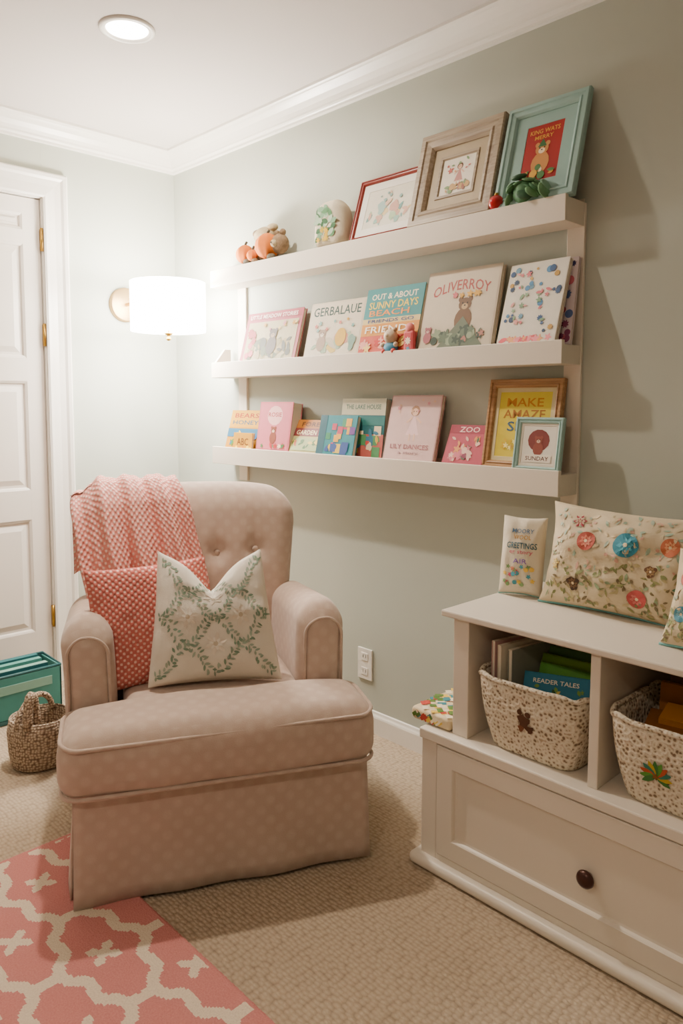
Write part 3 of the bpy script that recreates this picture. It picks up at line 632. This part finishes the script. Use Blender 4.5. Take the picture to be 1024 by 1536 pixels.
def skirt(cx,cy,L,ang,seed):
    b=B(); n=40; vs=[];uv=[]
    for j in range(9):
        q=j/8; z=.012+q*.275
        for i in range(n+1):
            x=-L/2+L*i/n; fl=(1-q)*.014; wv=.004*(1-q)*sin(i*.5+seed)+.003*(1-q)*sin(i*.23+seed*2)
            vs.append((x*(1+.015*(1-q)),-(fl+wv),z)); uv.append((x,z))
    fs=[[j*(n+1)+i,j*(n+1)+i+1,(j+1)*(n+1)+i+1,(j+1)*(n+1)+i] for j in range(8) for i in range(n)]
    m=len(vs); vs+= [(x,y+.006,z) for x,y,z in vs]; uv+=uv
    fs+=[[a+m for a in f][::-1] for f in fs[:]]
    for i in range(n): fs.append([i,i+1,m+i+1,m+i])
    for j in range(8):
        a=j*(n+1); c=(j+1)*(n+1); fs.append([a,c,m+c,m+a]); a+=n;c+=n; fs.append([a,c,m+c,m+a])
    b.add(vs,fs,UPH,True,M=T((cx,cy,0))@R(ang,'Z'),uv=uv); return b
P(skirt(0.006,.0,.750,0,1),'skirt_front'); P(skirt(.382,.40,.74,90,2),'skirt_right'); P(skirt(-.372,.40,.74,-90,3),'skirt_left'); P(skirt(0,.79,.74,180,4),'skirt_back')
b=B()
for sx in (-1,1): b.box((sx*.345-.014,.004,.02),(sx*.345+.014,.03,.27),UPH,.004)
P(b,'pleat_inserts')
def seatdef(p):
    x,y,z=p; zz=z
    cr=.028*(1-min(1,abs(x)/.41)**2.5)*(1-min(1,abs(y-.30)/.36)**3)
    if z>.36: zz=z+cr
    if z>.36 and y<.06: zz-=.010*((.06-y)/.09)**2
    return (x,y-.012*(1-(x/.42)**2)+.004*noise.noise(Vector((x*5,z*9,1))),zz+.005*noise.noise(Vector((x*6,y*6,2))))
SWD=.812
b=B(); b.rbox((SWD,.235,.165),(0,.085,.358),UPH,r=.058,k=7,m=(24,6,4),smooth=True,deform=seatdef)
b.rbox((.485,.46,.15),(0,.39,.350),UPH,r=.03,k=4,m=(16,12,3),smooth=True,deform=seatdef)
P(b,'seat_cushion')
def rr(w,d,cx,cy,z,r,n=8):
    out=[]
    for (sx,sy,a0) in ((1,-1,-90),(1,1,0),(-1,1,90),(-1,-1,180)):
        for i in range(n+1):
            a=radians(a0+90*i/n); out.append((cx+sx*(w/2-r)+r*cos(a),cy+sy*(d/2-r)+r*sin(a),z))
    return out
b=B()
b.tube([Vector(seatdef(Vector(p))) for p in rr(SWD-.018,.219,0,.083,.4215,.05)],.0055,UPH,8,closed=True)
b.tube([Vector(seatdef(Vector(p))) for p in rr(SWD-.016,.222,0,.083,.293,.05)],.0055,UPH,8,closed=True)
P(b,'cushion_piping')
for sx,nm,AX,AW in ((-1,'left',.328,.136),(1,'right',.312,.142)):
    def armdef(p,sx=sx,AX=AX,AW=AW):
        x,y,z=p
        t=max(0,(y-.2)/.5); z2=z-.05*t*max(0,(z-.3)/.36)
        k=max(0,(z-.40)/.26); xx=x+sx*.012*k*k
        o=(x-sx*AX)*sx/(AW/2)
        z2-=.022*max(0,o)**2*max(0,(z-.5)/.16)
        if y<.30 and z>.46: z2-=.034*((.30-y)/.10)**2*max(0,(z-.46)/.2)
        return (xx,y+.012*max(0,(z-.45)/.2)*(1 if y<.3 else 0),z2)
    b=B(); b.rbox((AW,.52,.395),(sx*AX,.45,.473),UPH,r=AW*.45,k=8,m=(3,14,8),smooth=True,deform=armdef)
    w2,h2,r2=AW-.032,.365,.052; pts=[]
    for (ax,az,a0) in ((1,1,0),(-1,1,90)):
        for i in range(9):
            a=radians(a0+90*i/8); pts.append((sx*AX+ax*(w2/2-r2)+r2*cos(a),.202,.462+az*(h2/2-r2)+r2*sin(a)))
    pts=[(sx*AX+w2/2,.196,.35)]+pts+[(sx*AX-w2/2,.196,.35)]
    b.tube([Vector(armdef(Vector(p))) for p in pts],.0045,UPH,8)
    P(b,'arm_'+nm)
def backy(z): return .585+.20*(z-.40)
BUT=((-.20,.745),(-.07,.74),(.07,.74),(.20,.745))
def backdef(p):
    x,y,z=p; t=(z-.38)/.575
    wf=.84+.16*min(1,max(0,t)/.8)
    xx=x*wf; 
    cr=.030*(1-min(1,abs(x)/.34)**2)*sin(pi*min(1,max(0,t)))
    yy=y+backy(z)+.08
    if y<0:
        yy-=cr
        for bx,bz in BUT:
            d2=(xx-bx)**2+(z-bz)**2; yy+=.020*exp(-d2/.0010)
            yy+=.006*exp(-((xx-bx)/.010)**2)*exp(-((z-bz-.05)/.05)**2)
        yy-=.025*max(0,(abs(x)-.25)/.10)**2
    tt=max(0,t)
    zz=z+.012*(1-(x/.36)**2)*tt**3-.034*(abs(x)/.355)**4*tt**3
    return (xx,yy,zz)
b=B(); b.rbox((.70,.17,.575),(0.002,0,.6675),UPH,r=.084,k=8,m=(44,1,38),smooth=True,deform=lambda p:backdef(p))
P(b,'chair_back')
b=B()
for bx,bz in BUT:
    b.sphere((bx,backy(bz)-.012,bz),.011,UPH,14,(1,.5,1))
P(b,'tuft_buttons')
b=B(); b.rbox((.66,.10,.30),(0,.74,.25),UPH,r=.03,k=3,smooth=True); P(b,'back_panel')
# throw blanket
KN=mat_knit()
path=[(.900,.70),(.902,.78),(.900,.86),(.892,.925),(.868,.965),(.825,.985),(.775,.990),(.725,.980),(.685,.955),(.655,.920),(.640,.88),(.628,.84),(.614,.79),(.600,.74),(.588,.69),(.580,.64)]
pp=[]
for i in range(len(path)-1):
    for k in range(4): t=k/4; pp.append((path[i][0]*(1-t)+path[i+1][0]*t,path[i][1]*(1-t)+path[i+1][1]*t))
pp.append(path[-1])
b=B(); nx=80; vs=[];uv=[]; L=0
for j,(y,z) in enumerate(pp):
    if j: L+=sqrt((y-pp[j-1][0])**2+(z-pp[j-1][1])**2)
    q=j/(len(pp)-1); fr=max(0,(q-.45)/.55)
    x0=-.394+.056*fr**1.5; x1=-.050+.085*fr
    ty,tz=(pp[min(j+1,len(pp)-1)][0]-pp[max(j-1,0)][0],pp[min(j+1,len(pp)-1)][1]-pp[max(j-1,0)][1]); ln=sqrt(ty*ty+tz*tz); ny,nz=tz/ln,-ty/ln
    if ny*(y-.78)+nz*(z-.80)<0: ny,nz=-ny,-nz
    amp=.006+.018*fr
    for i in range(nx+1):
        s=i/nx; x=x0+(x1-x0)*s
        ph=s*2*pi*3.8+1.2*sin(q*2.5)+.5
        fold=amp*(sin(ph)+.45*sin(2.3*ph+1.3+q*2))+amp*.9*noise.noise(Vector((s*5,q*3,7)))+amp*.6
        e=max(0,(-.27-x)/.12); drop=.055*e**1.6
        yy=y+ny*fold; zz=z+nz*fold-drop
        if fr>0: zz-=(.012*sin(s*7)+.02*(1-s))*fr
        vs.append((x+.012*noise.noise(Vector((s*3,q*4,0))),yy+.025*e*(1 if y<.75 else -1)*.6,zz)); uv.append((s*.52,L))
m=len(pp); fs=[[j*(nx+1)+i,j*(nx+1)+i+1,(j+1)*(nx+1)+i+1,(j+1)*(nx+1)+i] for j in range(m-1) for i in range(nx)]
b.add(vs,fs,KN,True,uv=uv)
rnd=random.Random(2)
last=(m-1)*(nx+1)
for i in range(0,nx+1):
    p=Vector(vs[last+i]); b.tube([p,p+Vector((rnd.uniform(-.004,.004),-.004,-.010)),p+Vector((rnd.uniform(-.008,.008),-.002,-.020))],.0022,KN,5)
o=b.build('throw_blanket',M=CH); md=o.modifiers.new('thick','SOLIDIFY'); md.thickness=.006
b=B(); KP=mat_knit('coral_basketweave','#c46d63','#efc8bb',105); sf,ed=pillow(b,.345,.345,.12,KP,seed=3,c=.05)
b.build('throw_pillow',M=CH@T((-.160,.325,.608))@R(4,'Z')@R(-16,'X')@R(-3,'Y'))
b=B(); LN=mat_linen('ivory_cotton','#d6ccbc','#e5dccd'); sf,ed=pillow(b,.370,.370,.15,LN,chop=.105,seed=7,c=.05,wr=.007,taper=.20,lean=-.012)
GR=[C('#8a9c8a'),C('#78907a'),C('#9dab98'),C('#93a08a')]
rnd=random.Random(11); s=.080
for i in range(-6,7):
    for j in range(-6,7):
        x0,z0=i*s,j*s
        if (i+j)%2: continue
        for dz in (1,-1):
            for k in range(10):
                t=(k+.5)/10; bow=.007*sin(2*pi*t)
                x=x0+s*t+bow*.7; z=z0+dz*(s*t-bow*.7)
                if abs(x)>.172 or abs(z)>.168: continue
                a=math.atan2(dz,1)
                for sd in (-1,1):
                    rot=a+sd*rnd.uniform(.6,1.4); r_=rnd.uniform(.006,.015); px=x+cos(rot)*r_; pz=z+sin(rot)*r_
                    if abs(px)>.176 or abs(pz)>.172: continue
                    decal(b,sf,px,pz,rnd.uniform(.006,.0095),rnd.uniform(.0028,.0042),rot,'l',rnd.choice(GR),.0006+rnd.random()*.0003)
        cx,cz_=x0+s,z0
        if abs(cx)<.15 and abs(cz_)<.15:
            decal(b,sf,cx,cz_,.034,.034,.3,'f6',C('#ddd0be'),.0005); decal(b,sf,cx,cz_,.020,.020,.8,'f6',C('#e8dfd0'),.0008); decal(b,sf,cx,cz_,.007,.007,0,'c',C('#c4b49c'),.0011)
b.build('throw_pillow',M=CH@T((.012,.265,.630))@R(-4,'Z')@R(-20,'X')@R(1,'Y'))
# ------------------------------------------------------------------ cabinet-top pillows
ZTc=.705
b=B(); sf,ed=pillow(b,.125,.22,.085,mat_linen('cream_print_linen','#d0c3ab','#dcd1bb'),seed=2,c=.05,wr=.004,n=24,pw=.5)
for i,(tx,c,wd,z) in enumerate((('MOORY','#5a7a9a',.06,.070),('WOOL','#c9984a',.05,.052),('GREETINGS','#2f5f6f',.085,.028),('er story','#c96a7a',.065,.008),('AIR','#8a6ab0',.04,-.015))): text(b,sf,tx,.006,z,wd,.013 if i!=2 else .017,C(c),.001)
rnd=random.Random(3)
for i in range(22): decal(b,sf,rnd.uniform(-.042,.042),rnd.uniform(-.085,-.03),.007,.007,rnd.random()*3,rnd.choice(['f5','l','s']),C(rnd.choice(['#4a9aa8','#d98a6a','#7fa06a','#c9546a','#e0b84a'])),.001+i*.00003)
b.tube([p for p in ed[:26:2]],.0025,C('#7fb0a8'),6)
b.build('decorative_pillow',M=T((2.095,-.20,ZTc+.111))@R(14,'Z')@R(-10,'X'))
def scatterpillow(nm,w,h,t,M,seed,big):
    b=B(); n=34; sf,ed=pillow(b,w,h,t,mat_linen('oatmeal_print_linen_%d'%seed,'#cbb999','#d8c8ab'),seed=seed,c=.085,wr=.010,pw=.5)
    rnd=random.Random(seed)
    for i in range(520):
        x=rnd.uniform(-w*.46,w*.46); z=rnd.uniform(-h*.46,h*.46)
        low=z<-.01+.02*sin(x*20)
        if not low and rnd.random()<.5: continue
        col=rnd.choice(['#93935f','#7a7f4f','#b0a074','#7a6a4c','#8a9a76','#bfac84']) if low else rnd.choice(['#c4b492','#cfa08c','#a8b4a0','#d6c19c','#9aae98'])
        decal(b,sf,x,z,rnd.uniform(.004,.012),rnd.uniform(.002,.005),rnd.random()*3.1,rnd.choice(['l','l','b']),C(col),.0008+i*.0000025)
    for (x,z,r,c1,c2,kd) in big:
        decal(b,sf,x,z,r,r,.2,'c' if kd=='f8' else kd,C(c1),.0023,24); decal(b,sf,x,z,r*.72,r*.72,.2,'f8',C(c2),.0028); decal(b,sf,x,z,r*.42,r*.42,.6,'f6',C(c1),.0031);decal(b,sf,x,z,r*.18,r*.18,0,'c',C('#dcc8a0'),.0034)
    b.tube([p for p in ed[:n+n//2]],.004,plain('teal_piping','#6fa8a6',.8),6)
    return b.build(nm,M=M)
scatterpillow('decorative_pillow',.44,.275,.15,T((2.385,-.185,ZTc+.130))@R(3,'Z')@R(-14,'X')@R(1.5,'Y'),21,
 [(-.085,.040,.025,'#b9584a','#d9836a','f8'),(.02,.045,.032,'#2f7f92','#469aac','f8'),(-.12,.092,.020,'#a8404a','#dcc0a8','f6'),(.125,.055,.024,'#c06c4a','#d99a70','f8'),(.06,-.085,.024,'#b9504c','#d0746c','f8'),(-.11,-.075,.022,'#4a3526','#7a5a3c','b'),(.09,-.01,.018,'#6a4a34','#9a7a50','b'),(-.175,-.03,.016,'#c4a04a','#dcc88a','f6'),(.17,-.04,.024,'#5a8068','#94a87a','f6')])
scatterpillow('decorative_pillow',.27,.22,.11,T((2.685,-.335,ZTc+.105))@R(-6,'Z')@R(-20,'X'),33,
 [(-.09,.04,.018,'#bf5f4f','#d99a7a','f8'),(-.085,-.04,.018,'#4a8a9c','#80b4bc','f8'),(-.03,.0,.020,'#c98850','#dcb884','f6'),(.05,.03,.022,'#b9505a','#d99a9a','f8')])
# ------------------------------------------------------------------ rug: one tufted surface, two yarn colours
RX0,RX1,RY1,RY0=1.21,3.15,-1.12,-3.3
A_,B_=.172,.130; cx0,cy0=1.72,-1.28; hw=.0135
tt=np.linspace(0,1,90); kk=.105*np.sin(2*pi*tt)+.035*np.sin(6*pi*tt)
px=(1-tt+kk)*A_; pyy=(tt+kk)*B_
cpx=np.concatenate([px,2*A_-px,px,-px,px]); cpy=np.concatenate([pyy,pyy,-pyy,pyy,2*B_-pyy])
st=.005; gx=np.arange(RX0+st/2,RX1,st); gy=np.arange(RY0+st/2,RY1,st)
NX,NY=len(gx),len(gy)
fxx=np.abs((gx-cx0+A_)%(2*A_)-A_); fyy=np.abs((gy-cy0+B_)%(2*B_)-B_)
GX,GY=np.meshgrid(fxx,fyy)
dmin=np.full(GX.shape,9.0)
for a,c in zip(cpx,cpy):
    np.minimum(dmin,(GX-a)**2+(GY-c)**2,out=dmin)
line=dmin<hw*hw
def starmask(X,Y):
    r=np.hypot(X,Y); th=np.arctan2(Y,X); return r<.014+.027*np.abs(np.sin(2*th))**1.6
mask=line|starmask(GX,GY)|starmask(A_-GX,B_-GY)
WX,WY=np.meshgrid(gx,gy)
mask&=(WX>RX0+.014)&(WX<RX1-.014)&(WY>RY0+.014)&(WY<RY1-.014)
rg=np.random.RandomState(3)
VX,VY=np.meshgrid(RX0+st*np.arange(NX+1),RY0+st*np.arange(NY+1))
VX=VX+rg.uniform(-.0009,.0009,VX.shape); VY=VY+rg.uniform(-.0009,.0009,VY.shape)
VZ=.0115+rg.uniform(-.0006,.0006,VX.shape)
VZ[0,:]=VZ[-1,:]=.0010; VZ[:,0]=VZ[:,-1]=.0010
verts=np.stack([VX,VY,VZ],-1).reshape(-1,3)
ii,jj=np.meshgrid(np.arange(NX),np.arange(NY)); base=(jj*(NX+1)+ii).ravel()
faces=np.stack([base,base+1,base+NX+2,base+NX+1],-1)
me=bpy.data.meshes.new('trellis_rug'); me.from_pydata(verts.tolist(),[],faces.tolist())
me.materials.append(mat_rug()); me.materials.append(mat_rugw())
me.polygons.foreach_set('material_index',mask.ravel().astype(np.int32)); me.polygons.foreach_set('use_smooth',np.ones(len(faces),dtype=bool)); me.update()
o=bpy.data.objects.new('trellis_rug',me); COL.objects.link(o)
# ------------------------------------------------------------------ items by door
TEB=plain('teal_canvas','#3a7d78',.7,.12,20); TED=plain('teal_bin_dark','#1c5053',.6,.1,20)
b=B(); 
b.box((.14,-1.22,.001),(.325,-.76,.02),TED,.004)
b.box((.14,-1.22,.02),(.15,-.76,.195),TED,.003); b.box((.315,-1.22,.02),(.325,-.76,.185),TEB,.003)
b.box((.14,-1.22,.02),(.325,-1.21,.19),TEB,.003); b.box((.14,-.77,.02),(.325,-.76,.19),TEB,.003)
b.tube([(.32,-1.22,.19),(.32,-.762,.19),(.145,-.762,.195),(.145,-1.22,.195)],.006,TED,8,closed=True)
b.box((.3255,-1.20,.12),(.328,-.80,.155),C('#7aa496'),.001)
b.build('teal_storage_bin')
bookpile('bin_books',[(0,0,.03,.36,.03,.18,90,0,0,'#43867f','#55948a',''),(.035,.02,.03,.34,.03,.17,90,0,0,'#245f66','#7aa496',''),(-.04,.0,.03,.36,.03,.185,90,0,0,'#2a686c','#2a686c','')],T((.24,-.99,0)))
TW=mat_twine()
b=B()
def wob(t,z): return 1+.03*sin(3*t+z*20)
b.lathe([(.0001,.001),(.085,.001),(.098,.01),(.104,.06),(.105,.12),(.098,.165),(.092,.168),(.095,.12),(.094,.03),(.0001,.02)],TW,36,mod=wob)
b.tube([(.02,-.088+.02*(1-cos(pi*i/12)),.15+.11*sin(pi*i/12)) for i in range(13)],.016,TW,10)
b.tube([(-.02,.09*cos(pi*i/16),.15+.08*sin(pi*i/16)) for i in range(17)],.010,TW,10)
b.build('woven_twine_basket',M=T((.70,-1.00,0))@R(30,'Z'))
# ------------------------------------------------------------------ world
w=bpy.data.worlds.new('world'); scene.world=w; w.use_nodes=True
w.node_tree.nodes['Background'].inputs[0].default_value=(.9,.85,.8,1); w.node_tree.nodes['Background'].inputs[1].default_value=.05
